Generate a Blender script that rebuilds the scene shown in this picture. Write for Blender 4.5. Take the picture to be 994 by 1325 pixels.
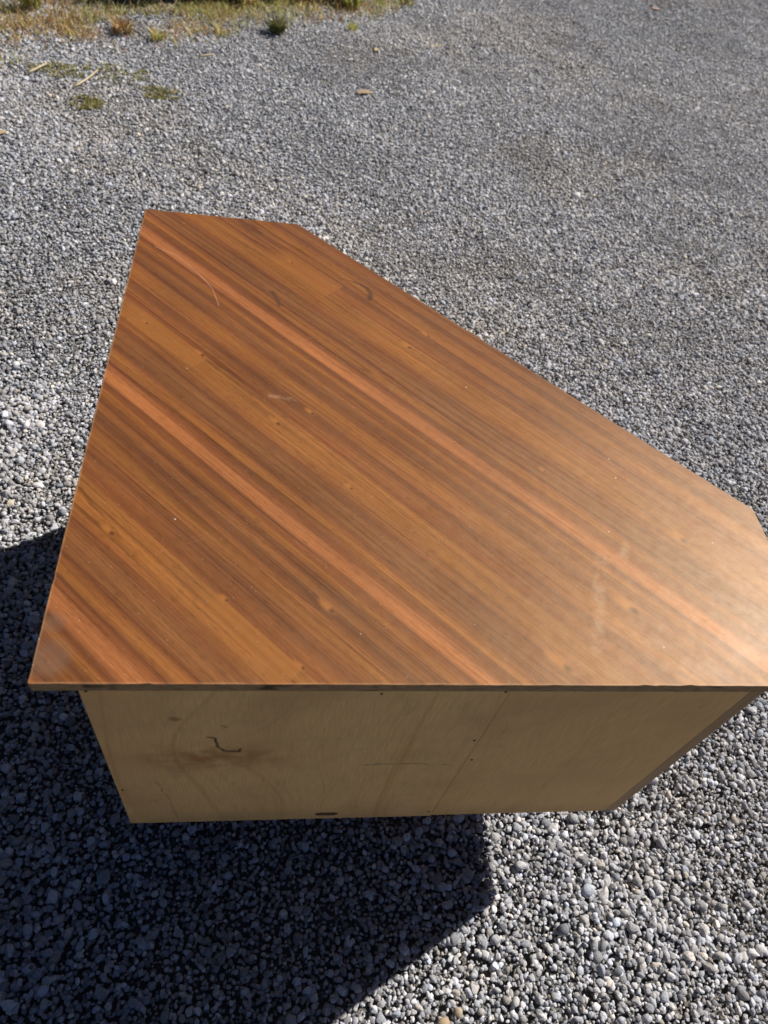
import bpy, bmesh, math, random
import numpy as np
from mathutils import Vector, Matrix

for o in list(bpy.data.objects):
    bpy.data.objects.remove(o, do_unlink=True)
scene = bpy.context.scene
col = scene.collection
R = math.radians
rng = np.random.default_rng(7)
random.seed(7)

# ------------------------------------------------------------------ camera
TOPZ = 0.76                       # height of the cabinet top above the gravel
cam_d = bpy.data.cameras.new('camera')
cam = bpy.data.objects.new('camera', cam_d)
col.objects.link(cam)
cam.location = (0.2517, -0.3800, 0.8034 + TOPZ)
cam.rotation_euler = (0.67537, -0.14797, -0.06706)
cam_d.sensor_fit = 'VERTICAL'
cam_d.sensor_height = 36.0
cam_d.lens = 957.26 / 1325 * 36.0
cam_d.clip_start = 0.05
cam_d.clip_end = 600
cam_d.dof.use_dof = True
cam_d.dof.focus_distance = 1.35
cam_d.dof.aperture_fstop = 5.0
scene.camera = cam

# ------------------------------------------------------------------ sky, sun, exposure
SUN_AZ, SUN_EL = R(29.0), R(44.0)          # azimuth measured from +X towards +Y
world = bpy.data.worlds.new('World')
scene.world = world
world.use_nodes = True
wn = world.node_tree.nodes
wn.clear()
sky = wn.new('ShaderNodeTexSky')
sky.sky_type = 'NISHITA'
sky.sun_disc = False
sky.sun_elevation = SUN_EL
sky.sun_rotation = R(90) - SUN_AZ          # sky rotation is clockwise from +Y
sky.dust_density = 0.1
sky.altitude = 4000
sky.air_density = 0.5
bg = wn.new('ShaderNodeBackground')
bg.inputs[1].default_value = 0.05
wo = wn.new('ShaderNodeOutputWorld')
world.node_tree.links.new(sky.outputs[0], bg.inputs[0])
world.node_tree.links.new(bg.outputs[0], wo.inputs[0])

sun_d = bpy.data.lights.new('sun', 'SUN')
sun_d.energy = 5.0
sun_d.angle = R(0.53)
sun_d.color = (1.0, 0.95, 0.86)
sun = bpy.data.objects.new('sun', sun_d)
col.objects.link(sun)
sdir = Vector((math.cos(SUN_EL) * math.cos(SUN_AZ), math.cos(SUN_EL) * math.sin(SUN_AZ), math.sin(SUN_EL)))
sun.rotation_euler = sdir.to_track_quat('Z', 'Y').to_euler()
sun.location = sdir * 8

scene.view_settings.view_transform = 'Standard'
scene.view_settings.look = 'None'
scene.view_settings.exposure = 0.35
scene.view_settings.gamma = 1.0
scene.view_settings.use_curve_mapping = False
scene.render.engine = 'CYCLES'
scene.cycles.max_bounces = 5
scene.cycles.diffuse_bounces = 4
scene.cycles.glossy_bounces = 2
scene.render.resolution_x = 768
scene.render.resolution_y = 1024

# ------------------------------------------------------------------ helpers
def tag(o, label=None, cat=None, group=None, kind=None):
    if label: o['label'] = label
    if cat: o['category'] = cat
    if group: o['group'] = group
    if kind: o['kind'] = kind
    return o

def empty(name, loc):
    o = bpy.data.objects.new(name, None)
    o.empty_display_size = 0.1
    o.location = loc
    col.objects.link(o)
    return o

def link_mesh(name, me, mat, parent=None, loc=None):
    o = bpy.data.objects.new(name, me)
    if mat: me.materials.append(mat)
    col.objects.link(o)
    if parent: o.parent = parent
    if loc: o.location = loc
    return o

def bm_obj(name, bm, mat, parent=None, loc=None, smooth=False):
    me = bpy.data.meshes.new(name)
    bmesh.ops.recalc_face_normals(bm, faces=bm.faces[:])
    if smooth:
        for f in bm.faces: f.smooth = True
    bm.to_mesh(me)
    bm.free()
    return link_mesh(name, me, mat, parent, loc)

def prism(name, poly, z0, z1, mat, parent, bevel=0.0, seg=2):
    bm = bmesh.new()
    lo = [bm.verts.new((x, y, z0)) for x, y in poly]
    hi = [bm.verts.new((x, y, z1)) for x, y in poly]
    n = len(poly)
    bm.faces.new(lo[::-1]); bm.faces.new(hi)
    for i in range(n):
        bm.faces.new((lo[i], lo[(i + 1) % n], hi[(i + 1) % n], hi[i]))
    if bevel:
        bmesh.ops.bevel(bm, geom=bm.edges[:], offset=bevel, segments=seg, affect='EDGES', profile=0.5)
    return bm_obj(name, bm, mat, parent)

def box(name, a, b, mat, parent, bevel=0.0008):
    return prism(name, [(a[0], a[1]), (b[0], a[1]), (b[0], b[1]), (a[0], b[1])], a[2], b[2], mat, parent, bevel, 1)

class NT:
    """short helper for node trees"""
    def __init__(self, name):
        self.m = bpy.data.materials.new(name)
        self.m.use_nodes = True
        self.t = self.m.node_tree
        self.t.nodes.clear()
        self.out = self.t.nodes.new('ShaderNodeOutputMaterial')
        self.p = self.t.nodes.new('ShaderNodeBsdfPrincipled')
        self.L(self.p.outputs[0], self.out.inputs[0])
    def L(self, a, b): self.t.links.new(a, b)
    def put(self, sock, v):
        if isinstance(v, bpy.types.NodeSocket): self.L(v, sock)
        elif v is not None: sock.default_value = v
    def math(self, op, a, b=None, c=None, clamp=False):
        n = self.t.nodes.new('ShaderNodeMath'); n.operation = op; n.use_clamp = clamp
        for i, v in enumerate((a, b, c)):
            if v is not None: self.put(n.inputs[i], v)
        return n.outputs[0]
    def vmath(self, op, a, b=None, s=None):
        n = self.t.nodes.new('ShaderNodeVectorMath'); n.operation = op
        self.put(n.inputs[0], a)
        if b is not None: self.put(n.inputs[1], b)
        if s is not None: self.put(n.inputs['Scale'], s)
        return n.outputs['Value'] if op in ('DOT_PRODUCT', 'DISTANCE', 'LENGTH') else n.outputs[0]
    def xyz(self, x=0.0, y=0.0, z=0.0):
        n = self.t.nodes.new('ShaderNodeCombineXYZ')
        for i, v in enumerate((x, y, z)): self.put(n.inputs[i], v)
        return n.outputs[0]
    def sep(self, v):
        n = self.t.nodes.new('ShaderNodeSeparateXYZ'); self.L(v, n.inputs[0]); return n.outputs
    def obj(self): return self.t.nodes.new('ShaderNodeTexCoord').outputs['Object']
    def pos(self): return self.t.nodes.new('ShaderNodeNewGeometry').outputs['Position']
    def noise(self, vec, scale=1.0, detail=2.0, rough=0.5, dist=0.0, color=False):
        n = self.t.nodes.new('ShaderNodeTexNoise')
        self.put(n.inputs['Vector'], vec)
        n.inputs['Scale'].default_value = scale; n.inputs['Detail'].default_value = detail
        n.inputs['Roughness'].default_value = rough; n.inputs['Distortion'].default_value = dist
        return n.outputs['Color' if color else 'Fac']
    def voronoi(self, vec, scale, out='Distance'):
        n = self.t.nodes.new('ShaderNodeTexVoronoi'); self.put(n.inputs['Vector'], vec)
        n.inputs['Scale'].default_value = scale
        return n.outputs[out]
    def ramp(self, fac, stops, interp='LINEAR'):
        n = self.t.nodes.new('ShaderNodeValToRGB'); self.put(n.inputs[0], fac)
        cr = n.color_ramp; cr.interpolation = interp
        while len(cr.elements) < len(stops): cr.elements.new(0.5)
        for e, (p, c) in zip(cr.elements, stops):
            e.position = p
            e.color = (*c, 1) if len(c) == 3 else c
        return n.outputs[0]
    def mix(self, fac, a, b, mode='MIX'):
        n = self.t.nodes.new('ShaderNodeMix'); n.data_type = 'RGBA'; n.blend_type = mode
        n.clamp_factor = True
        self.put(n.inputs[0], fac)
        for s, v in ((n.inputs[6], a), (n.inputs[7], b)):
            if isinstance(v, (tuple, list)) and len(v) == 3: v = (*v, 1)
            self.put(s, v)
        return n.outputs[2]
    def smooth(self, v, a, b, lo=0.0, hi=1.0):
        n = self.t.nodes.new('ShaderNodeMapRange'); n.interpolation_type = 'SMOOTHSTEP'
        self.put(n.inputs[0], v)
        for i, q in enumerate((a, b, lo, hi)): n.inputs[i + 1].default_value = q
        return n.outputs[0]
    def segdist(self, p, a, b):
        a = Vector((*a, 0)); b = Vector((*b, 0)); d = b - a
        pa = self.vmath('SUBTRACT', p, tuple(a))
        t = self.math('DIVIDE', self.vmath('DOT_PRODUCT', pa, tuple(d)), d.length_squared, clamp=True)
        return self.vmath('DISTANCE', pa, self.vmath('SCALE', tuple(d), s=t))
    def polydist(self, p, pts):
        ds = [self.segdist(p, pts[i], pts[i + 1]) for i in range(len(pts) - 1)]
        r = ds[0]
        for q in ds[1:]: r = self.math('MINIMUM', r, q)
        return r
    def maxall(self, vs):
        r = vs[0]
        for q in vs[1:]: r = self.math('MAXIMUM', r, q)
        return r
    def bump(self, h, strength, dist):
        n = self.t.nodes.new('ShaderNodeBump')
        n.inputs['Strength'].default_value = strength; n.inputs['Distance'].default_value = dist
        self.L(h, n.inputs['Height'])
        self.L(n.outputs[0], self.p.inputs['Normal'])
    def set(self, **k):
        for a, v in k.items():
            s = self.p.inputs[a.replace('_', ' ')]
            if isinstance(v, (tuple, list)) and len(v) == 3 and s.type == 'RGBA': v = (*v, 1)
            self.put(s, v)
        return self.m

# ------------------------------------------------------------------ materials
UX, UY, VX, VY = 0.7197, -0.6943, 0.6943, 0.7197      # grain direction / across the grain
LEAF0, LEAFW = 0.222, 0.286                          # first veneer joint, width of a veneer leaf

def mat_veneer():
    n = NT('walnut_veneer')
    p = n.obj()
    u0 = n.vmath('DOT_PRODUCT', p, (UX, UY, 0)); v0 = n.vmath('DOT_PRODUCT', p, (VX, VY, 0))
    q = n.xyz(u0, v0, 0.0)
    # pin knots: (u, v, size)
    knots = [(.174, .306, 1.0), (-.104, .488, .9), (-.085, .543, .7), (-.293, .506, .8), (-.104, .189, .9),
             (-.086, .786, .9), (-.084, .838, .7), (.440, .455, 1.5), (.460, .763, 1.3), (-.41, .49, .6),
             (.462, .596, 1.6), (-.598, .732, .4), (-.386, .804, .6), (.072, .224, .6), (.203, .224, .6), (.238, .721, .5), (.057, .474, .6)]
    halos, cores = [], []
    for (a, b, s) in knots:
        d = n.vmath('LENGTH', n.vmath('MULTIPLY', n.vmath('SUBTRACT', q, (a, b, 0)), (0.75, 1.0, 1)))
        cores.append(n.smooth(d, 0.0004 * s, 0.0052 * s, 1.0, 0.0))
        d2 = n.vmath('LENGTH', n.vmath('MULTIPLY', n.vmath('SUBTRACT', q, (a - 0.009 * s, b, 0)), (0.6, 1.5, 1)))
        halos.append(n.smooth(d2, 0.001, 0.013 * s, 1.0, 0.0))
    halo = n.maxall(halos); core = n.maxall(cores)
    wob = n.noise(n.xyz(n.math('MULTIPLY', u0, 2.2), n.math('MULTIPLY', v0, 5.0), 3.0), 1.0, 2.0)
    wob = n.math('MULTIPLY', n.math('SUBTRACT', wob, 0.5), 0.007)
    v = n.math('ADD', n.math('ADD', v0, wob), n.math('MULTIPLY', halo, 0.006))
    leaf = n.math('FLOOR', n.math('DIVIDE', n.math('SUBTRACT', v0, LEAF0), LEAFW))
    w = n.math('DIVIDE', n.math('SUBTRACT', n.math('SUBTRACT', v, LEAF0), n.math('MULTIPLY', leaf, LEAFW)), LEAFW)
    D = (.142, .046, .0170); M = (.208, .071, .0212); G = (.178, .066, .0222); O = (.248, .090, .0212); B = (.322, .112, .0370); Rd = (.186, .057, .0180)
    c = n.ramp(w, [(0.0, Rd), (.06, M), (.11, D), (.145, M), (.20, O), (.24, M), (.275, D), (.30, G), (.34, M), (.375, D),
                   (.41, O), (.437, Rd), (.458, D), (.48, B), (.515, B), (.542, (.275, .095, .033)), (.56, Rd), (.585, D), (.62, O), (.655, M), (.675, D),
                   (.70, G), (.77, G), (.80, D), (.83, M), (.88, O), (.935, O), (1.0, (.252, .094, .024))][:31])
    # streaks that follow the grain
    s1 = n.noise(n.xyz(n.math('MULTIPLY', u0, 1.3), n.math('MULTIPLY', v, 85), n.math('MULTIPLY', leaf, 3.7)), 1.0, 3.0, .6)
    c = n.mix(1.0, c, n.ramp(s1, [(.25, (.84, .82, .81)), (.45, (.97, .97, .97)), (.55, (1.02, 1.02, 1.02)), (.75, (1.16, 1.16, 1.14))]), 'MULTIPLY')
    rg = n.math('ADD', n.math('MULTIPLY', v, 74.0), n.math('MULTIPLY', n.noise(n.xyz(n.math('MULTIPLY', u0, .9), n.math('MULTIPLY', v, 17), n.math('MULTIPLY', leaf, .25)), 1.0, 2.0), 5.0))
    rf = n.math('FRACT', rg)
    rid = n.math('FRACT', n.math('MULTIPLY', n.math('SINE', n.math('MULTIPLY', n.math('FLOOR', rg), 12.9898)), 43758.5))
    ring = n.math('MULTIPLY', n.smooth(rf, .45, .93), n.smooth(rf, .945, .995, 1, 0))
    ring = n.math('MULTIPLY', ring, n.math('MULTIPLY_ADD', rid, .75, .25))
    plain = n.math('MULTIPLY', n.smooth(w, .462, .485), n.smooth(w, .525, .552, 1, 0))      # the pale sapwood stripe carries almost no rings
    ring = n.math('MULTIPLY', ring, n.math('MULTIPLY_ADD', plain, -.8, 1.0))
    c = n.mix(n.math('MULTIPLY', ring, .66), c, n.mix(1.0, c, (.46, .37, .37), 'MULTIPLY'))
    for fq, off, wd, am_ in ((30, 11.0, .012, .55), (130, 6.0, .03, .34)):
        ln = n.noise(n.xyz(n.math('MULTIPLY', u0, 1.2), n.math('MULTIPLY', v, fq), n.math('ADD', n.math('MULTIPLY', leaf, .35), off)), 1.0, 1.5, .5)
        lines = n.smooth(n.math('ABSOLUTE', n.math('SUBTRACT', ln, .5)), .002, wd, 1, 0)
        lines = n.math('MULTIPLY', lines, n.smooth(n.noise(n.xyz(n.math('MULTIPLY', u0, 3.5), n.math('MULTIPLY', v, 14), off), 1.0, 1.0), .38, .62, .15, 1))
        c = n.mix(n.math('MULTIPLY', lines, am_), c, n.mix(1.0, c, (.42, .36, .38), 'MULTIPLY'))
    s2 = n.noise(n.xyz(n.math('MULTIPLY', u0, 5.0), n.math('MULTIPLY', v, 420), 1.0), 1.0, 3.0, .6)
    c = n.mix(1.0, c, n.ramp(s2, [(.3, (.72, .69, .67)), (.5, (1, 1, 1)), (.7, (1.24, 1.25, 1.26))]), 'MULTIPLY')
    s3 = n.noise(n.xyz(n.math('MULTIPLY', u0, 60.0), n.math('MULTIPLY', v, 1100), 2.0), 1.0, 1.0, .5)
    c = n.mix(1.0, c, n.ramp(s3, [(.28, (.52, .48, .46)), (.42, (1, 1, 1)), (1, (1.12, 1.12, 1.12))]), 'MULTIPLY')
    # cloudy figure
    s4 = n.noise(n.xyz(n.math('MULTIPLY', u0, 4.0), n.math('MULTIPLY', v0, 9), 5.0), 1.0, 2.0)
    c = n.mix(1.0, c, n.ramp(s4, [(.3, (.86, .85, .86)), (.7, (1.16, 1.15, 1.10))]), 'MULTIPLY')
    am = n.math('MULTIPLY', n.smooth(w, .78, .95), n.smooth(n.noise(n.xyz(n.math('MULTIPLY', u0, 3.5), leaf, 9.0), 1.0, 1.0), .40, .58, 1, 0))
    c = n.mix(n.math('MULTIPLY', am, .5), c, n.mix(1.0, c, (.74, .76, .95), 'MULTIPLY'))
    # amber patches that stop dead at the veneer joints
    for (ua, ub, va, vb) in ((.055, .205, .192, .2222), (-.42, -.275, .770, .826), (-.45, -.28, .470, .5075)):
        m = n.math('MULTIPLY', n.smooth(u0, ua - .03, ua + .02), n.smooth(u0, ub - .004, ub + .001, 1, 0))
        m = n.math('MULTIPLY', m, n.math('MULTIPLY', n.smooth(v0, va, va + .014), n.smooth(v0, vb, vb + .0012, 1, 0)))
        c = n.mix(n.math('MULTIPLY', m, .55), c, (.29, .104, .023))
    c = n.mix(n.math('MULTIPLY', halo, .75), c, (.34, .122, .027))
    c = n.mix(n.math('MULTIPLY', core, .88), c, (.045, .014, .007))
    # marks: burnt crescent, hairline scratch, dull rubs, paint flecks
    dm = n.polydist(q, [(-.300, .838), (-.283, .848), (-.262, .856), (-.246, .857), (-.234, .852), (-.226, .845), (-.221, .836)])
    wid = n.smooth(u0, -.29, -.228, .0012, .0062)
    mk = n.math('SUBTRACT', 1.0, n.smooth(n.math('DIVIDE', dm, wid), .2, 1.3))
    c = n.mix(n.math('MULTIPLY', mk, .75), c, (.035, .016, .012))
    dm2 = n.polydist(q, [(-.345, .712), (-.322, .703), (-.31, .694)])
    c = n.mix(n.math('MULTIPLY', n.smooth(dm2, .001, .006, 1, 0), .6), c, (.05, .018, .012))
    sc = n.smooth(n.polydist(q, [(-.575, .640), (-.53, .652), (-.468, .648), (-.415, .636), (-.372, .612)]), .0003, .0016, 1, 0)
    c = n.mix(n.math('MULTIPLY', sc, .26), c, (.62, .40, .27))
    rub = n.maxall([n.smooth(n.polydist(q, [(.385, .640), (.42, .571), (.455, .505)]), .004, .014, 1, 0),
                    n.smooth(n.polydist(q, [(.50, .58), (.53, .545)]), .008, .022, 1, 0),
                    n.smooth(n.polydist(q, [(.40, .69), (.41, .665)]), .003, .01, 1, 0),
                    n.smooth(n.polydist(q, [(.50, .62), (.505, .60)]), .006, .02, 1, 0),
                    n.smooth(n.polydist(q, [(-.155, .522), (-.125, .545)]), .001, .006, .6, 0)])
    rub = n.math('MULTIPLY', rub, n.smooth(n.noise(p, 55.0, 4.0, .7), .35, .70))
    c = n.mix(n.math('MULTIPLY', rub, .38), c, (.62, .42, .27))
    dull = n.math('MULTIPLY', n.smooth(n.vmath('DISTANCE', q, (-.012, .032, 0)), .012, .034, 1, 0), n.noise(p, 45.0, 3.0))
    dull = n.math('MAXIMUM', dull, n.math('MULTIPLY', n.smooth(n.vmath('DISTANCE', q, (-.045, .062, 0)), .006, .02, 1, 0), n.noise(p, 60.0, 3.0)))
    c = n.mix(n.math('MULTIPLY', dull, .7), c, (.16, .11, .085))
    vo = n.t.nodes.new('ShaderNodeTexVoronoi'); n.L(p, vo.inputs['Vector']); vo.inputs['Scale'].default_value = 75
    pick = n.math('GREATER_THAN', n.sep(vo.outputs['Color'])[0], .90)
    near = n.smooth(n.vmath('DISTANCE', q, (-.03, .10, 0)), .05, .34, 1.0, .10)
    near = n.math('LESS_THAN', n.sep(vo.outputs['Color'])[1], near)
    fleck = n.math('MULTIPLY', n.math('MULTIPLY', pick, near), n.smooth(vo.outputs['Distance'], .05, .13, 1, 0))
    c = n.mix(n.math('MULTIPLY', fleck, .6), c, (.75, .70, .62))
    px = n.sep(p)
    edge = n.math('MINIMUM', px[0], px[1])
    wear = n.math('MULTIPLY', n.smooth(edge, .0002, .0024, 1, 0), n.smooth(n.noise(p, 40.0, 3.0, .6), .3, .6, .35, 1))
    c = n.mix(n.math('MULTIPLY', wear, .28), c, (.60, .36, .19))
    # hair scratches, dust
    scr = []
    for an, of in ((.35, 0.0), (1.25, 4.0), (2.3, 8.0), (2.9, 12.0)):
        ca, sa = math.cos(an), math.sin(an)
        a_ = n.math('MULTIPLY', n.vmath('DOT_PRODUCT', p, (ca, sa, 0)), 7.0); b_ = n.math('MULTIPLY', n.vmath('DOT_PRODUCT', p, (-sa, ca, 0)), 420.0)
        b_ = n.math('ADD', b_, n.math('MULTIPLY', n.noise(n.xyz(a_, of, 0.0), .6, 1.0), 14.0))
        scr.append(n.smooth(n.noise(n.xyz(a_, b_, of), 1.0, 1.0), .735, .79))
    hs = n.math('MULTIPLY', n.maxall(scr), n.smooth(n.noise(p, 4.0, 3.0), .4, .65))
    c = n.mix(n.math('MULTIPLY', hs, .20), c, (.50, .34, .22))
    dv = n.t.nodes.new('ShaderNodeTexVoronoi'); n.L(p, dv.inputs['Vector']); dv.inputs['Scale'].default_value = 190
    dust = n.math('MULTIPLY', n.math('GREATER_THAN', n.sep(dv.outputs['Color'])[0], .93), n.smooth(dv.outputs['Distance'], .06, .20, 1, 0))
    c = n.mix(n.math('MULTIPLY', dust, .30), c, (.62, .52, .42))
    # uneven satin lacquer
    cl = n.noise(p, 9.0, 4.0, .6)
    ro = n.math('ADD', .54, n.math('MULTIPLY', n.math('SUBTRACT', cl, .5), .10))
    ro = n.math('ADD', ro, n.math('MULTIPLY', n.math('MAXIMUM', rub, hs), .14))
    h = n.math('ADD', n.math('MULTIPLY', s3, .5), n.math('MULTIPLY', n.noise(p, 160.0, 3.0), .5))
    n.bump(h, 0.10, 0.0006)
    return n.set(Base_Color=c, Roughness=ro, Specular_IOR_Level=n.math('MULTIPLY', n.math('ADD', .62, n.math('MULTIPLY', n.math('SUBTRACT', cl, .5), .5)), n.smooth(n.noise(p, 55.0, 4.0, .7), .3, .7, .85, 1.15)), Specular_Tint=(1.0, .71, .42), Coat_Weight=n.math('MULTIPLY', n.smooth(n.noise(p, 30.0, 5.0, .7), .3, .7, .6, 1.35), .085), Coat_Roughness=n.math('ADD', .30, n.math('MULTIPLY', cl, .12)))

def mat_particle(name, base, dark):
    n = NT(name)
    p = n.obj()
    a = n.noise(n.vmath('MULTIPLY', p, (60, 60, 220)), 1.0, 4.0, .65)
    c = n.ramp(a, [(.30, dark), (.48, base), (.72, tuple(x * 1.35 for x in base))])
    b = n.noise(n.vmath('MULTIPLY', p, (14, 14, 30)), 1.0, 3.0, .6)
    c = n.mix(n.smooth(b, .56, .68), c, tuple(x * .4 for x in dark))
    n.bump(a, .5, .0012)
    return n.set(Base_Color=c, Roughness=.85)

def mat_ply(name, knotted):
    n = NT(name)
    p = n.obj()
    s = n.sep(p)
    x, z = s[0], n.math('SUBTRACT', s[2], TOPZ)
    q = n.xyz(x, z, 0.0)
    kx, kz = .2, -.215
    dk = n.vmath('LENGTH', n.vmath('MULTIPLY', n.vmath('SUBTRACT', q, (kx, kz, 0)), (1.0, .75, 1)))
    wx = n.noise(n.xyz(n.math('MULTIPLY', x, 3.2), n.math('MULTIPLY', z, 1.6), .4 if knotted else 8.0), 1.0, 2.0)
    g = n.math('ADD', x, n.math('MULTIPLY', wx, .12))
    if knotted:
        g = n.math('ADD', g, n.math('MULTIPLY', n.math('POWER', 2.718, n.math('MULTIPLY', dk, -9.0)), .14))
    ringv = n.xyz(n.math('MULTIPLY', g, 60 if knotted else 30), n.math('MULTIPLY', z, .8), 1.0)
    ring = n.noise(ringv, 1.0, 5.0, .62)
    base, lt, dkc = ((.84, .525, .215), (.88, .575, .255), (.71, .41, .15)) if knotted else ((.80, .49, .195), (.84, .52, .215), (.73, .43, .165))
    c = n.ramp(ring, [(.32, dkc), (.46, base), (.60, base), (.74, lt)])
    fib = n.noise(n.xyz(n.math('MULTIPLY', x, 420), n.math('MULTIPLY', z, 22), 0.0), 1.0, 2.0)
    c = n.mix(1.0, c, n.ramp(fib, [(.3, (.9, .88, .86)), (.7, (1.06, 1.06, 1.06))]), 'MULTIPLY')
    st = n.noise(q, 5.0, 4.0, .6)
    c = n.mix(n.math('MULTIPLY', n.smooth(st, .45, .75), .55), c, (.56, .32, .13))
    if knotted:
        cloud = n.math('MULTIPLY', n.smooth(n.vmath('LENGTH', n.vmath('MULTIPLY', n.vmath('SUBTRACT', q, (.19, -.245, 0)), (.75, 1.6, 1))), .01, .12, 1, 0), n.smooth(n.noise(q, 22.0, 4.0, .65), .3, .62))
        c = n.mix(n.math('MULTIPLY', cloud, 1.0), c, (.50, .22, .075))
        c = n.mix(n.math('MULTIPLY', n.smooth(x, .05, .19, 1, 0), n.math('MULTIPLY', n.noise(q, 9.0, 3.0), .55)), c, (.58, .29, .115))
        qd = n.vmath('ADD', q, n.vmath('SCALE', n.vmath('SUBTRACT', n.noise(q, 48.0, 3.0, color=True), (.5, .5, .5)), s=.012))
        cr = n.smooth(n.polydist(qd, [(.186, -.170), (.196, -.174), (.199, -.200), (.206, -.220), (.228, -.222), (.230, -.213)]), .0003, .0036, 1, 0)
        sp = n.smooth(n.vmath('DISTANCE', qd, (.148, -.11, 0)), .003, .011, 1, 0)
        dot2 = n.smooth(n.vmath('DISTANCE', qd, (.208, -.135, 0)), .001, .007, 1, 0)
        ck = n.smooth(n.polydist(qd, [(.405, -.283), (.46, -.279), (.54, -.285)]), .0006, .0030, 1, 0)
        ck2 = n.smooth(n.polydist(qd, [(.105, -.33), (.118, -.42), (.125, -.52)]), .0006, .0026, 1, 0)
        c = n.mix(n.math('MULTIPLY', cr, .93), c, (.05, .022, .01))
        c = n.mix(n.math('MULTIPLY', sp, .6), c, (.20, .10, .04))
        c = n.mix(n.math('MULTIPLY', dot2, .5), c, (.18, .09, .04))
        c = n.mix(n.math('MAXIMUM', n.math('MULTIPLY', ck, .6), n.math('MULTIPLY', ck2, .3)), c, (.13, .065, .028))
    sm = n.noise(n.xyz(n.math('MULTIPLY', x, 26), n.math('MULTIPLY', z, 9), 3.0), 1.0, 5.0, .7)
    c = n.mix(n.math('MULTIPLY', n.smooth(sm, .56, .72), .35), c, (.40, .25, .12))
    sl = n.noise(n.xyz(n.math('MULTIPLY', x, 9), n.math('MULTIPLY', z, 150), 5.0), 1.0, 3.0, .6)
    c = n.mix(n.math('MULTIPLY', n.smooth(sl, .66, .74), .30), c, (.36, .21, .095))
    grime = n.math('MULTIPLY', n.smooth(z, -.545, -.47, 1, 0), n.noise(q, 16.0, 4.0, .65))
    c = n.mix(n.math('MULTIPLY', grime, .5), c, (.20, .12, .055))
    n.bump(n.math('ADD', n.math('MULTIPLY', fib, .4), n.math('MULTIPLY', n.noise(q, 12.0, 3.0), 1.0)), .25, .0015)
    return n.set(Base_Color=c, Roughness=.72, Specular_IOR_Level=.25)

def mat_plain_wood(name, base, dark, axis=2):
    n = NT(name)
    p = n.obj()
    sc = [180, 180, 180]; sc[axis] = 6
    a = n.noise(n.vmath('MULTIPLY', p, tuple(sc)), 1.0, 3.0, .6)
    c = n.ramp(a, [(.3, dark), (.7, base)])
    n.bump(a, .2, .001)
    return n.set(Base_Color=c, Roughness=.55)

def mat_ground():
    n = NT('gritty_soil')
    p = n.pos()
    a = n.noise(p, 190.0, 4.0, .7)
    c = n.ramp(a, [(.3, (.07, .07, .07)), (.5, (.17, .168, .165)), (.75, (.30, .30, .30))])
    b = n.noise(p, 1.1, 4.0, .6)
    c = n.mix(n.math('MULTIPLY', n.smooth(b, .45, .7), .5), c, (.16, .125, .09))
    n.bump(a, 1.0, .006)
    return n.set(Base_Color=c, Roughness=.95)

def mat_pebble():
    n = NT('grey_pebble')
    at = n.t.nodes.new('ShaderNodeAttribute'); at.attribute_type = 'INSTANCER'; at.attribute_name = 'tint'
    p = n.obj()
    a = n.noise(p, 2.4, 4.0, .65)
    c = n.mix(1.0, at.outputs['Color'], n.ramp(a, [(.28, (.68, .68, .68)), (.5, (1, 1, 1)), (.74, (1.34, 1.32, 1.28))]), 'MULTIPLY')
    n.bump(n.noise(p, 5.0, 4.0, .6), .35, .25)
    return n.set(Base_Color=c, Roughness=.72, Specular_IOR_Level=.35)

def mat_stone(name, c1, c2):
    n = NT(name)
    a = n.noise(n.obj(), 260.0, 4.0, .6)
    n.bump(a, .4, .002)
    return n.set(Base_Color=n.ramp(a, [(.3, c1), (.7, c2)]), Roughness=.8)

def mat_leaf(name):
    n = NT(name)
    at = n.t.nodes.new('ShaderNodeAttribute'); at.attribute_name = 'tint'
    tr = n.t.nodes.new('ShaderNodeBsdfTranslucent')
    mx = n.t.nodes.new('ShaderNodeMixShader'); mx.inputs[0].default_value = .45
    n.L(at.outputs['Color'], tr.inputs[0])
    n.set(Base_Color=at.outputs['Color'], Roughness=.6, Specular_IOR_Level=.3)
    n.L(n.p.outputs[0], mx.inputs[1]); n.L(tr.outputs[0], mx.inputs[2]); n.L(mx.outputs[0], n.out.inputs[0])
    return n.m

M_VEN = mat_veneer()
M_PART = mat_particle('raw_board_edge', (.34, .205, .095), (.15, .082, .036))
M_PLYK = mat_ply('knotted_plywood', True)
M_PLY = mat_ply('plain_plywood', False)
M_SIDE = mat_plain_wood('dark_side_wood', (.46, .27, .115), (.33, .18, .072))
M_LEG = mat_plain_wood('leg_wood', (.15, .07, .03), (.08, .035, .015))
M_BAND = mat_plain_wood('edge_band_wood', (.46, .20, .075), (.34, .13, .045), 0)
M_GROUND = mat_ground()
M_PEB = mat_pebble()
M_LEAF = mat_leaf('weed_foliage')
nn = NT('nail_steel'); M_NAIL = nn.set(Base_Color=(.03, .022, .018), Roughness=.6, Metallic=.3)

# ------------------------------------------------------------------ ground sheet
def value_noise(x, y, seed, f):
    r = np.random.default_rng(seed); g = r.random((64, 64))
    x = np.asarray(x) * f + 13.7; y = np.asarray(y) * f + 29.3
    i = np.floor(x).astype(int); j = np.floor(y).astype(int)
    a = x - i; b = y - j
    a = a * a * (3 - 2 * a); b = b * b * (3 - 2 * b)
    G = lambda p, q: g[p % 64, q % 64]
    return (G(i, j) * (1 - a) + G(i + 1, j) * a) * (1 - b) + (G(i, j + 1) * (1 - a) + G(i + 1, j + 1) * a) * b

def relief(x, y):
    return (value_noise(x, y, 1, 1.6) - .5) * .02 + (value_noise(x, y, 2, 5.0) - .5) * .012 + (value_noise(x, y, 3, 14.0) - .5) * .006

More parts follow.
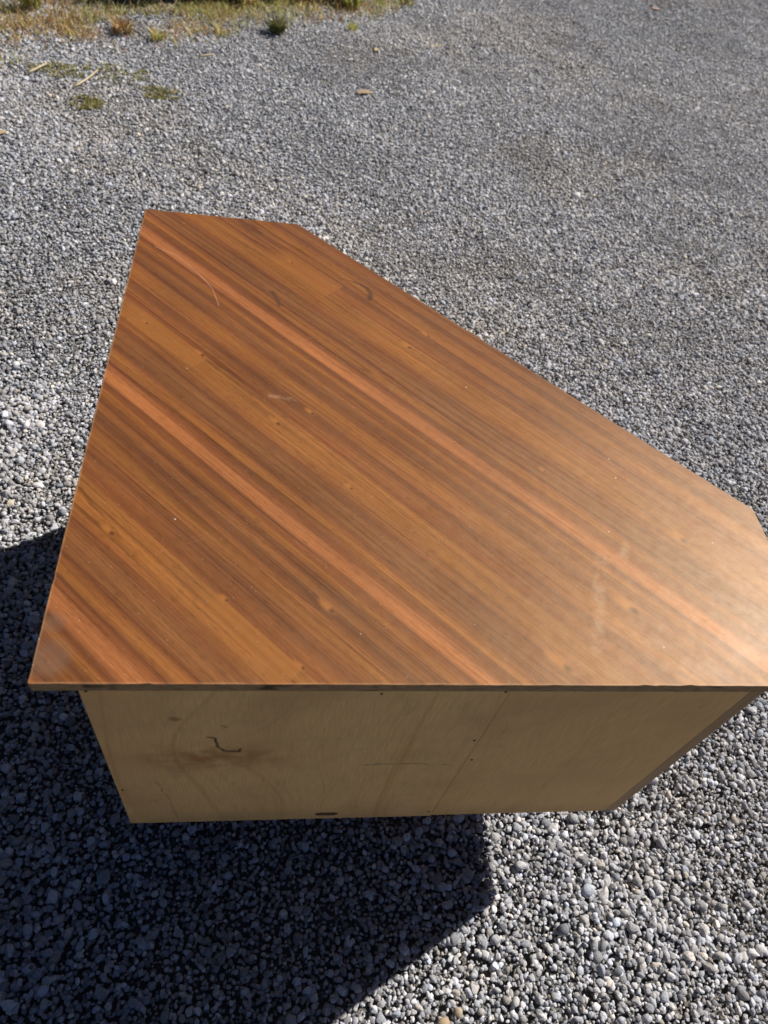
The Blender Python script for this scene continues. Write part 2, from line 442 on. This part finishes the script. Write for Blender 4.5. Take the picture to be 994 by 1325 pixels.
def ground_mesh():
    xs = np.unique(np.concatenate([[-250, -80, -25, -8], np.arange(-4, 8.01, .1), [12, 30, 90, 250]]))
    ys = np.unique(np.concatenate([[-250, -80, -25, -8], np.arange(-3, 9.01, .1), [12, 30, 90, 250]]))
    X, Y = np.meshgrid(xs, ys)
    Z = relief(X, Y) - .012
    v = np.stack([X.ravel(), Y.ravel(), Z.ravel()], 1)
    nx = len(xs)
    f = [(j * nx + i, j * nx + i + 1, (j + 1) * nx + i + 1, (j + 1) * nx + i) for j in range(len(ys) - 1) for i in range(nx - 1)]
    me = bpy.data.meshes.new('ground'); me.from_pydata(v.tolist(), [], f); me.update()
    for pl in me.polygons: pl.use_smooth = True
    return me
tag(link_mesh('ground', ground_mesh(), M_GROUND), kind='structure')

# ------------------------------------------------------------------ gravel (uncountable: one object)
def verge_side(x, y):
    """signed distance beyond the line where the weeds begin"""
    a = np.array((-.97, 3.30)); d = np.array((2.12, 1.62)); d = d / np.hypot(*d)
    return (x - a[0]) * -d[1] + (y - a[1]) * d[0]

def gravel():
    sp = .0074
    xs = np.arange(-2.3, 5.4, sp); ys = np.arange(-1.5, 7.4, sp)
    X, Y = np.meshgrid(xs, ys); X = X.ravel(); Y = Y.ravel()
    # keep what the camera, or one a step to its side, can see
    keep = (X > -.72 - .13 * np.maximum(Y, 0)) & (X < 1.6 + .52 * np.maximum(Y, 0)) & (Y < 4.75 + .42 * X) & (Y > -.75) & (verge_side(X, Y) < .95)
    X = X[keep]; Y = Y[keep]; n = len(X)
    X = X + rng.uniform(-.5, .5, n) * sp * 1.5; Y = Y + rng.uniform(-.5, .5, n) * sp * 1.5
    r = np.exp(rng.normal(math.log(.0038), .36, n)).clip(.0019, .0105)
    fine = np.clip((X * .55 + Y * .45 - 1.0) / 1.6, 0, 1)              # the drive is finer and more packed to the right
    r *= 1 - .10 * fine
    r *= .82 + .36 * value_noise(X, Y, 31, 3.2)
    z = relief(X, Y) + rng.uniform(-.005, .005, n) * (1 - .25 * fine) + (r - .0038) * .35
    rot = np.stack([rng.normal(0, .45, n), rng.normal(0, .45, n), rng.uniform(0, 6.283, n)], 1)
    scl = r[:, None] * np.stack([rng.uniform(.95, 1.45, n), rng.uniform(.75, 1.05, n), rng.uniform(.55, .95, n)], 1)
    # colours of the stones themselves
    k = rng.random(n)
    lum = np.exp(rng.normal(math.log(.43), .31, n))
    lum = np.where(k > .965, rng.uniform(.55, .75, n), lum).clip(.10, .75)
    patch = value_noise(X, Y, 5, .9)
    lum *= .86 + .28 * patch
    lum *= 1 - .02 * fine
    dirt = np.clip((value_noise(X, Y, 33, 2.2) * .6 + value_noise(X, Y, 34, 7.0) * .4 - .56) * 5, 0, 1)      # earth worked up between the stones
    lum *= 1 - .06 * dirt
    warm = rng.normal(0, .04, n) + (patch - .5) * .05 + np.where(rng.random(n) > .95, .12, 0) + .04 * dirt
    tint = np.stack([lum * (1 + warm), lum * (1 + warm * .25), lum * (1.075 - warm), np.ones(n)], 1)
    me = bpy.data.meshes.new('gravel')
    me.vertices.add(n)
    me.vertices.foreach_set('co', np.stack([X, Y, z], 1).ravel())
    for nm, ty, arr, key in (('rot', 'FLOAT_VECTOR', rot, 'vector'), ('scl', 'FLOAT_VECTOR', scl, 'vector'), ('tint', 'FLOAT_COLOR', tint, 'color')):
        a = me.attributes.new(nm, ty, 'POINT'); a.data.foreach_set(key, arr.astype(np.float32).ravel())
    a = me.attributes.new('pick', 'INT', 'POINT'); a.data.foreach_set('value', rng.integers(0, 10, n).astype(np.int32))
    me.update()
    o = link_mesh('gravel', me, M_PEB)
    t = bpy.data.node_groups.new('gravel_stones', 'GeometryNodeTree')
    t.interface.new_socket('Geometry', in_out='INPUT', socket_type='NodeSocketGeometry')
    t.interface.new_socket('Geometry', in_out='OUTPUT', socket_type='NodeSocketGeometry')
    N = t.nodes.new; L = t.links.new
    gi = N('NodeGroupInput'); go = N('NodeGroupOutput'); join = N('GeometryNodeJoinGeometry')
    for i in range(10):
        ico = N('GeometryNodeMeshIcoSphere'); ico.inputs['Subdivisions'].default_value = 2 if i % 2 else 3
        pos = N('GeometryNodeInputPosition')
        add = N('ShaderNodeVectorMath'); add.operation = 'ADD'; add.inputs[1].default_value = (i * 7.3, i * 3.1, i * 5.7)
        nz = N('ShaderNodeTexNoise'); nz.inputs['Scale'].default_value = .85; nz.inputs['Detail'].default_value = 1.5
        sub = N('ShaderNodeVectorMath'); sub.operation = 'SUBTRACT'; sub.inputs[1].default_value = (.5, .5, .5)
        sc = N('ShaderNodeVectorMath'); sc.operation = 'SCALE'; sc.inputs['Scale'].default_value = 1.15
        sp_ = N('GeometryNodeSetPosition'); sm = N('GeometryNodeSetMaterial'); sm.inputs['Material'].default_value = M_PEB
        ss = N('GeometryNodeSetShadeSmooth'); g2 = N('GeometryNodeGeometryToInstance')
        L(pos.outputs[0], add.inputs[0]); L(add.outputs[0], nz.inputs['Vector']); L(nz.outputs['Color'], sub.inputs[0])
        L(sub.outputs[0], sc.inputs[0]); L(ico.outputs['Mesh'], sp_.inputs['Geometry']); L(sc.outputs[0], sp_.inputs['Offset'])
        L(sp_.outputs[0], ss.inputs[0]); L(ss.outputs[0], sm.inputs['Geometry']); L(sm.outputs[0], g2.inputs[0]); L(g2.outputs[0], join.inputs[0])
    iop = N('GeometryNodeInstanceOnPoints'); iop.inputs['Pick Instance'].default_value = True
    def attr(nm, ty):
        a = N('GeometryNodeInputNamedAttribute'); a.data_type = ty; a.inputs['Name'].default_value = nm; return a.outputs['Attribute']
    L(gi.outputs[0], iop.inputs['Points']); L(join.outputs[0], iop.inputs['Instance'])
    L(attr('pick', 'INT'), iop.inputs['Instance Index']); L(attr('rot', 'FLOAT_VECTOR'), iop.inputs['Rotation']); L(attr('scl', 'FLOAT_VECTOR'), iop.inputs['Scale'])
    L(iop.outputs[0], go.inputs[0])
    md = o.modifiers.new('stones', 'NODES'); md.node_group = t
    print('gravel stones', n)
    return tag(o, 'loose grey gravel covering the drive', 'gravel', kind='stuff')
gravel()

# ------------------------------------------------------------------ corner cabinet
cab = empty('corner_cabinet', (0, 0, 0))
tag(cab, 'five-sided corner cabinet with striped brown veneer top and bare plywood back', 'cabinet')
T = .0195
A, B, C_, D_, F_ = (0, 0), (0, .98), (.2894, .98), (1.0, .2942), (1.0, 0)
zt, zb, zc = TOPZ, TOPZ - T, TOPZ - .546
top = prism('top', [A, F_, D_, C_, B], zb, zt - .0009, M_PART, cab, .0008, 1)

def clip(poly, n, d, keep_less):
    out = []
    for i in range(len(poly)):
        p, q = poly[i], poly[(i + 1) % len(poly)]
        a = p[0] * n[0] + p[1] * n[1] - d; b = q[0] * n[0] + q[1] * n[1] - d
        if not keep_less: a, b = -a, -b
        if a <= 0: out.append(p)
        if (a < 0 < b) or (b < 0 < a):
            t = a / (a - b); out.append((p[0] + (q[0] - p[0]) * t, p[1] + (q[1] - p[1]) * t))
    return out
e = .0006
corners = [(-e, -e), (1 + e, -e), (1 + e, .2942 + e), (.2894 + e, .98 + e), (-e, .98 + e)]
outer = []
for i in range(5):                                   # worn, slightly ragged outline with clipped corners
    p0, p1 = Vector(corners[i]), Vector(corners[(i + 1) % 5]); ln_ = (p1 - p0).length; dd = (p1 - p0) / ln_; inn = Vector((-dd.y, dd.x))
    m = int(ln_ / .012)
    for k in range(m):
        t = (k + .5 + rng.uniform(-.3, .3)) / m
        cut = abs(rng.normal(0, .0002)) + (rng.uniform(.0004, .0011) if rng.random() < .07 else 0)
        if k == 0: t = .0016 / ln_; cut = 0
        if k == m - 1: t = 1 - .0016 / ln_; cut = 0
        q_ = p0 + dd * (t * ln_) + inn * cut
        outer.append((q_.x, q_.y))
joints = [-1, LEAF0, LEAF0 + LEAFW, LEAF0 + 2 * LEAFW, 2]
for i in range(4):
    pl = clip(clip(outer, (VX, VY), joints[i] + .00001, False), (VX, VY), joints[i + 1] - .00001, True)
    lf = prism('veneer_leaf', pl, zt - .0008, zt, M_VEN, top)

def band(name, a, b, z0, z1, th, mat, parent):
    a = Vector((*a, 0)); b = Vector((*b, 0)); d = (b - a).normalized(); nrm = Vector((d.y, -d.x, 0))
    q = [a + nrm * .0002, b + nrm * .0002, b + nrm * th, a + nrm * th]
    return prism(name, [(v.x, v.y) for v in q], z0, z1, mat, parent, .0003, 1)
for a, b in ((F_, D_), (D_, C_), (C_, B), (B, A)):
    band('edge_band', a, b, zb + .0006, zt - .0012, .0011, M_BAND, top)

# carcass outline
XL, XR, YB, YC = .047, .915, .0045, .945
Cp, Dp = (.212, YC), (XR, .266)

def panel_xz(name, x0, x1, z0, z1, y0, y1, mat, parent, slot=None, skew=0.0):
    """upright sheet in the XZ plane, optionally with a rounded slot cut right through"""
    bm = bmesh.new()
    def loop(pts):
        vs = [bm.verts.new((x, y0, z)) for x, z in pts]
        return [bm.edges.new((vs[i], vs[(i + 1) % len(vs)])) for i in range(len(vs))]
    es = loop([(x0, z0), ((x0 + x1) / 2, z0 + skew), (x1, z0), (x1, z1), (x0, z1)])
    if slot:
        cx, cz, hw, hh = slot
        pts = [(cx + hw - hh + hh * math.cos(t), cz + hh * math.sin(t)) for t in np.linspace(-math.pi / 2, math.pi / 2, 7)]
        pts += [(cx - hw + hh + hh * math.cos(t), cz + hh * math.sin(t)) for t in np.linspace(math.pi / 2, 3 * math.pi / 2, 7)]
        es += loop(pts)
    bmesh.ops.triangle_fill(bm, use_beauty=True, edges=es)
    ret = bmesh.ops.extrude_face_region(bm, geom=bm.faces[:])
    for v in ret['geom']:
        if isinstance(v, bmesh.types.BMVert): v.co.y = y1
    return bm_obj(name, bm, mat, parent)

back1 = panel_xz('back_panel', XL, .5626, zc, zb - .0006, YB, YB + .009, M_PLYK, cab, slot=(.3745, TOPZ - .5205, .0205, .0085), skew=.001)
back1['label'] = 'knotted pale plywood back panel with a slot near its lower edge'
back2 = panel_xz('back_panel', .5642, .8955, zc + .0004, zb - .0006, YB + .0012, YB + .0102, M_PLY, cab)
back2['label'] = 'plain plywood back panel with no knot'
# left wall side of the cabinet (against the other wall when in place)
prism('side_panel', [(XL, YB + .0093), (XL + .009, YB + .0093), (XL + .009, YC - .02), (XL, YC - .02)], zc, zb - .0006, M_PLY, cab)
# short side panel on the right, its rear edge shows past the back panel
prism('side_panel', [(.8985, YB + .0030), (XR, YB - .0002), (XR, Dp[1] - .004), (.8985, Dp[1] + .004)], zc, zb - .0006, M_SIDE, cab, .0012, 1)
prism('side_panel', [(XL, YC - .017), (Cp[0] - .004, YC - .017), (Cp[0] - .004, YC), (XL, YC)], zc, zb - .0006, M_SIDE, cab, .0012, 1)
# doors across the diagonal front
cd = (Vector(Dp) - Vector(Cp)); ln = cd.length; cd.normalize(); cn = Vector((cd.y, -cd.x))
for k in range(2):
    a = Vector(Cp) + cd * (.006 + k * ln / 2); b = Vector(Cp) + cd * (ln / 2 * (k + 1) - .006)
    q = [a, b, b + cn * .018, a + cn * .018]
    dr = prism('door', [(v.x, v.y) for v in q], zc + .01, zb - .012, M_SIDE, cab, .0015, 1)
    h = (b if k == 0 else a) + cd * (-.05 if k == 0 else .05) - cn * .010
    bm = bmesh.new(); bmesh.ops.create_cone(bm, cap_ends=True, segments=12, radius1=.009, radius2=.012, depth=.02,
                                            matrix=Matrix.Translation((h.x, h.y, zc + .3)) @ Vector((-cn.x, -cn.y, 0)).to_track_quat('Z', 'Y').to_matrix().to_4x4())
    bm_obj('knob', bm, M_LEG, dr, smooth=False)
ins = [(XL + .010, YB + .011), (.8975, YB + .011), (.8975, .255), (.205, YC - .019), (XL + .010, YC - .019)]
prism('bottom_panel', ins, zc + .004, zc + .022, M_SIDE, cab)
# tapered legs, set well in under the carcass
for (lx, ly) in ((.14, .12), (.66, .20), (.14, .74), (.66, .36)):
    bm = bmesh.new()
    z_lo = float(relief(lx, ly)) - .006
    bmesh.ops.create_cone(bm, cap_ends=True, segments=20, radius1=.014, radius2=.024, depth=zc + .004 - z_lo,
                          matrix=Matrix.Translation((lx, ly, (zc + .004 + z_lo) / 2)))
    bm_obj('leg', bm, M_LEG, cab)
# small nails that hold the back
bm = bmesh.new(); bmesh.ops.create_cone(bm, cap_ends=True, segments=10, radius1=.0022, radius2=.0016, depth=.0012, matrix=Matrix.Rotation(R(90), 4, 'X'))
me_n = bpy.data.meshes.new('nail'); bm.to_mesh(me_n); bm.free(); me_n.materials.append(M_NAIL)
for (x, z, par) in ((.055, -.03, back1), (.054, -.375, back1), (.40, -.036, back1), (.557, -.03, back1), (.556, -.19, back1), (.555, -.52, back1), (.572, -.27, back2)):
    o = bpy.data.objects.new('nail', me_n); col.objects.link(o); o.parent = par
    o.location = (x, (YB if par is back1 else YB + .0012) - .0003, TOPZ + z)

# ------------------------------------------------------------------ weeds
def blades(name, roots, heights, widths, leans, tints, mat, parent=None, seg=3, loc=None, up=1.0):
    """curved tapering blades, one mesh; roots Nx3, leans Nx2 (tip offset as a fraction of height)"""
    n = len(roots); V = []; Fc = []; Cl = []
    ts = np.linspace(0, 1, seg + 1)
    for i in range(n):
        b = len(V); x, y, z = roots[i]; h = heights[i]; w = widths[i]; lx, ly = leans[i]
        ang = rng.uniform(0, 6.283); cx, cy = math.cos(ang) * w / 2, math.sin(ang) * w / 2
        for t in ts:
            k = (1 - t) ** .7 * (.6 + 1.1 * t if t < .5 else 1.15)
            px = x + lx * h * t * t; py = y + ly * h * t * t; pz = z + h * up * (t - .25 * t * t * min(1.5, math.hypot(lx, ly)))
            V.append((px - cx * k, py - cy * k, pz)); V.append((px + cx * k, py + cy * k, pz))
            Cl += [tints[i]] * 2
        for s in range(seg):
            q = b + 2 * s; Fc.append((q, q + 1, q + 3, q + 2))
    me = bpy.data.meshes.new(name); me.from_pydata(V, [], Fc)
    ca = me.attributes.new('tint', 'FLOAT_COLOR', 'POINT')
    ca.data.foreach_set('color', np.array([(*c, 1) for c in Cl], np.float32).ravel())
    me.update()
    return link_mesh(name, me, mat, parent, loc)

PAL = {'straw': (.70, .57, .32), 'rust': (.40, .225, .10), 'green': (.17, .185, .07), 'lime': (.50, .49, .15), 'dark': (.06, .08, .028), 'olive': (.22, .20, .075), 'red': (.36, .17, .10)}
def pick(keys, probs, n):
    k = rng.choice(len(keys), n, p=probs); base = np.array([PAL[q] for q in keys])[k]
    return base * np.exp(rng.normal(0, .22, (n, 1)))

def verge():
    n = 230000
    X = rng.uniform(-2.0, 1.6, n); Y = rng.uniform(2.7, 6.4, n)
    d = verge_side(X, Y)
    clump = value_noise(X, Y, 11, 5.0) * .6 + value_noise(X, Y, 12, 13.0) * .4
    dens = np.clip((d + .10) / .55, 0, 1) * np.clip((clump - .34 + np.clip(d - .25, 0, .4)) * 4.5, 0, 1) * .8 * (1 - .75 * np.clip((d - .34) / .14, 0, 1)) + np.clip((d - 1.0) * 2, 0, 1) * .2
    keep = (rng.random(n) < dens) & (d < 2.3) & (X < .25 + .55 * (Y - 3.9) + .35 * (clump))
    X, Y, d, clump = X[keep], Y[keep], d[keep], clump[keep]; n = len(X)
    tall = np.clip((d - .45) / .7, 0, 1)
    h = rng.uniform(.02, .075, n) * (1 + .9 * tall)
    w = rng.uniform(.003, .0075, n) * (1 + .6 * tall)
    lean = rng.normal(0, .6, (n, 2))
    t = pick(['straw', 'rust', 'green', 'lime', 'olive', 'red'], [.30, .16, .11, .29, .05, .09], n)
    sp_ = (value_noise(X, Y, 14, 4.0) > .52)[:, None]
    t = np.where(sp_, t * (1.08, .95, .95), t * (1.0, 1.06, .95))
    roots = np.stack([X, Y, relief(X, Y) - .004], 1)
    o = blades('verge_grass', roots, h, w, lean, t, M_LEAF)
    tag(o, 'dry rusty and yellow-green grass along the gravel edge', 'grass', kind='stuff')
verge()

def leafy(name, loc, n, rad, hgt, keys, probs, label, group=None, width=.010, lean=.9):
    """low plant: a rosette of leaves on short stems"""
    root = empty(name, (loc[0], loc[1], float(relief(loc[0], loc[1]))))
    tag(root, label, 'weed', group)
    ang = rng.uniform(0, 6.283, n); rr = rad * np.sqrt(rng.random(n)) * .55
    roots = np.stack([rr * np.cos(ang), rr * np.sin(ang), rng.uniform(-.004, hgt * .35, n)], 1)
    ln = np.stack([np.cos(ang), np.sin(ang)], 1) * rng.uniform(.2, lean, (n, 1)) + rng.normal(0, .25, (n, 2))
    blades('leaves', roots, rng.uniform(.45, 1, n) * hgt, rng.uniform(.6, 1.3, n) * width, ln, pick(keys, probs, n), M_LEAF, root, 4)
    m = max(5, n // 12); a2 = rng.uniform(0, 6.283, m)
    blades('stems', np.stack([np.cos(a2) * rad * .15, np.sin(a2) * rad * .15, np.full(m, -.006)], 1), rng.uniform(.6, 1.1, m) * hgt,
           np.full(m, .0026), np.stack([np.cos(a2), np.sin(a2)], 1) * .5, pick(['olive', 'rust'], [.6, .4], m), M_LEAF, root, 3)
    return root

leafy('weed_plant', (.205, 4.10), 110, .075, .085, ['dark', 'green', 'olive'], [.25, .4, .35], 'dark green tufted weed standing alone on the gravel, nearest below the dark gap', width=.011)
leafy('weed_plant', (-.375, 3.80), 60, .055, .055, ['lime', 'green', 'straw'], [.5, .2, .3], 'small yellow-green weed right of the rusty brown clump', width=.010)
leafy('weed_plant', (-.545, 3.84), 120, .085, .070, ['rust', 'olive', 'straw'], [.6, .2, .2], 'rusty orange-brown weed clump at the near edge of the grass', width=.010)
leafy('weed_plant', (.62, 4.68), 120, .10, .11, ['lime', 'green'], [.6, .4], 'bright green weed at the far edge, rightmost but one of the leafy weeds', width=.013)
leafy('weed_plant', (.35, 4.66), 130, .11, .13, ['rust', 'red', 'straw'], [.6, .2, .2], 'orange-rust leafed weed at the far edge beside the bright green weed', width=.015)
leafy('weed_plant', (.62, 4.30), 45, .06, .05, ['lime', 'olive'], [.6, .4], 'sparse pale green seedling in front of the bright green weed', width=.007)
leafy('weed_plant', (-.08, 3.97), 45, .06, .05, ['lime', 'straw'], [.6, .4], 'sparse yellow-green seedling left of the dark green tufted weed', width=.007)
leafy('weed_plant', (-1.0, 3.98), 110, .09, .16, ['lime', 'olive', 'straw'], [.5, .3, .2], 'tall yellow-green weed at the far left corner of the gravel', width=.010, lean=.5)
leafy('weed_plant', (.98, 4.88), 60, .07, .06, ['green', 'olive', 'straw'], [.4, .4, .2], 'low green weed at the right end of the verge', width=.009)
leafy('weed_plant', (.02, 4.42), 100, .08, .14, ['lime', 'straw', 'rust'], [.4, .3, .3], 'upright yellowish weed in front of the dark gap in the verge', width=.009, lean=.45)

# dense dark shrubs at the back of the verge; their shade falls towards the gravel
def shrub(loc, sx, sy, h, label):
    root = empty('shrub', (loc[0], loc[1], 0)); tag(root, label, 'shrub', 'dark shrubs behind the verge')
    n = 2600
    p = rng.normal(0, 1, (n, 3)); p /= np.linalg.norm(p, axis=1)[:, None]; p *= rng.random((n, 1)) ** .35
    roots = np.stack([p[:, 0] * sx, p[:, 1] * sy, h * .5 + p[:, 2] * h * .5], 1)
    blades('crown', roots, rng.uniform(.03, .06, n), rng.uniform(.014, .026, n), rng.normal(0, 1.2, (n, 2)), pick(['dark', 'green'], [.85, .15], n), M_LEAF, root, 2)
    m = 16; a = rng.uniform(0, 6.283, m)
    blades('stems', np.stack([np.cos(a) * sx * .3, np.sin(a) * sy * .3, np.full(m, -.01)], 1), rng.uniform(.5, .85, m) * h, np.full(m, .010),
           np.stack([np.cos(a) * sx, np.sin(a) * sy], 1) * .9, pick(['rust', 'olive'], [.5, .5], m), M_LEAF, root, 3)
for i, (x, y) in enumerate(((-.56, 4.38), (-.20, 4.55), (.14, 4.69), (.46, 4.86))):
    shrub((x, y), .26, .15, .32, ['dark leafy shrub behind the dry grass, leftmost of the shrubs', 'dark leafy shrub behind the dry grass, second from the left',
                                  'dark leafy shrub behind the upright yellowish weed', 'dark leafy shrub behind the orange-rust leafed weed'][i])

# moss-like mats between the stones
for (x, y, rx, ry, lab) in ((-.735, 3.31, .14, .07, 'olive moss patch by the yellow straw, leftmost of the patches'),
                            (-.50, 3.36, .15, .09, 'olive moss patch above the pale stalk, widest of the patches'),
                            (-.585, 3.05, .07, .06, 'small olive moss patch nearest the cabinet'),
                            (-.30, 3.22, .11, .06, 'thin brownish moss patch, rightmost of the patches')):
    n = 620
    a = rng.uniform(0, 6.283, n); q = np.sqrt(rng.random(n)); gx, gy = q * np.cos(a) * rx, q * np.sin(a) * ry
    k = value_noise(x + gx, y + gy, 21, 26.0) > .34
    gx, gy = gx[k], gy[k]; n = len(gx)
    ro = np.stack([gx, gy, relief(x + gx, y + gy) + .006], 1)
    o = blades('moss_patch', ro, rng.uniform(.008, .018, n), rng.uniform(.004, .008, n), rng.normal(0, .9, (n, 2)), pick(['olive', 'lime', 'green', 'straw'], [.5, .15, .2, .15], n), M_LEAF, None, 2, (x, y, 0))
    tag(o, lab, 'moss', 'moss patches on the gravel')

# stalks, leaves and odd stones lying on the gravel
M_STRAW = mat_plain_wood('dry_stalk', (.62, .52, .34), (.45, .35, .2), 0)
def stalk(a, b, r, label, name='dry_stalk'):
    bm = bmesh.new(); pts = 7; rings = []
    a = Vector((*a, relief(*a) + .012)); b = Vector((*b, relief(*b) + .014)); d = (b - a).normalized(); s = d.cross(Vector((0, 0, 1))).normalized(); up = s.cross(d)
    mid = a.copy()
    for i in range(pts):
        t = i / (pts - 1); c = a.lerp(b, t) + s * math.sin(t * 3.1) * (b - a).length * .06 + up * math.sin(t * 2.6) * .006
        rr = r * (1 - .5 * t)
        rings.append([bm.verts.new(c - mid + s * rr * math.cos(k * 1.0472) + up * rr * math.sin(k * 1.0472)) for k in range(6)])
    for i in range(pts - 1):
        for k in range(6): bm.faces.new((rings[i][k], rings[i][(k + 1) % 6], rings[i + 1][(k + 1) % 6], rings[i + 1][k]))
    bm.faces.new(rings[0]); bm.faces.new(rings[-1])
    tag(bm_obj(name, bm, M_STRAW, None, mid, True), label, 'stalk')
stalk((-.655, 3.17), (-.585, 3.35), .0055, 'pale dry stalk lying across the gravel between the moss patches')
stalk((-.86, 3.24), (-.80, 3.34), .006, 'short yellow straw by the leftmost moss patch')
stalk((-.16, 3.63), (-.09, 3.67), .005, 'short pale twig on the gravel below the sparse seedling')

def dry_leaf(loc, s, c, label, rz):
    bm = bmesh.new(); uv = 6; rows = []
    for i in range(uv + 1):
        t = i / uv; w = math.sin(math.pi * (t * .92 + .04)) ** .8 * .30 * s * rng.uniform(.6, 1.15)
        zc_ = .02 * s * math.sin(t * 3.0) + .002
        rows.append([bm.verts.new(((t - .5) * s, k * w, zc_ + abs(k) ** 1.5 * w * .25 + rng.uniform(0, .02) * s)) for k in (-1, -.5, 0, .5, 1)])
    for i in range(uv):
        for k in range(4): bm.faces.new((rows[i][k], rows[i][k + 1], rows[i + 1][k + 1], rows[i + 1][k]))
    m = mat_stone('dead_leaf_' + label.split()[0], tuple(x * .75 for x in c), c)
    o = bm_obj('dry_leaf', bm, m, None, (loc[0], loc[1], float(relief(*loc)) + .004), True); o.rotation_euler = (0, 0, rz)
    mod = o.modifiers.new('thickness', 'SOLIDIFY'); mod.thickness = .0006
    tag(o, label, 'leaf')
dry_leaf((.645, 3.50), .085, (.40, .29, .18), 'tan dead leaf lying alone on the gravel behind the cabinet', .3)
dry_leaf((.74, 4.06), .045, (.55, .42, .2), 'small straw-coloured leaf on the gravel beyond the tan leaf', 1.2)
dry_leaf((1.10, 4.25), .045, (.5, .40, .2), 'small yellowish leaf right of the straw-coloured leaf', .5)
dry_leaf((-.845, 2.70), .05, (.52, .36, .16), 'ochre dead leaf at the left edge of the photo', .9)
dry_leaf((2.83, 5.52), .07, (.42, .27, .22), 'reddish dead leaf far off on the right of the drive', .1)

def stone(loc, s, c, label, cat='stone', rz=0.0):
    bm = bmesh.new(); bmesh.ops.create_icosphere(bm, subdivisions=3, radius=1)
    off = rng.uniform(-9, 9, 3)
    from mathutils import noise as mn
    for v in bm.verts:
        k = 1 + .28 * mn.noise(v.co * .9 + Vector(off)) + .07 * mn.noise(v.co * 3 + Vector(off))
        v.co = Vector((v.co.x * s[0], v.co.y * s[1], v.co.z * s[2])) * k
    o = bm_obj('stone', bm, mat_stone('stone_' + label.split()[0], tuple(x * .8 for x in c), c), None, (loc[0], loc[1], float(relief(*loc)) + s[2] * .7), True)
    o.rotation_euler = (.1, -.1, rz); tag(o, label, cat)
stone((1.567, 2.725), (.022, .014, .014), (.80, .79, .77), 'white oblong stone lying alone on the finer gravel', rz=.2)
stone((.598, -.293), (.013, .010, .008), (.42, .31, .20), 'tan stone on the gravel at the bottom, right of the shadow', rz=.7)
stone((.628, -.275), (.009, .008, .007), (.45, .36, .26), 'small pale tan stone beside the tan stone at the bottom', rz=.1)
stone((-.02, -.03), (.014, .011, .009), (.32, .33, .36), 'smooth light grey stone lying in the shadow left of the cabinet', rz=1.0)
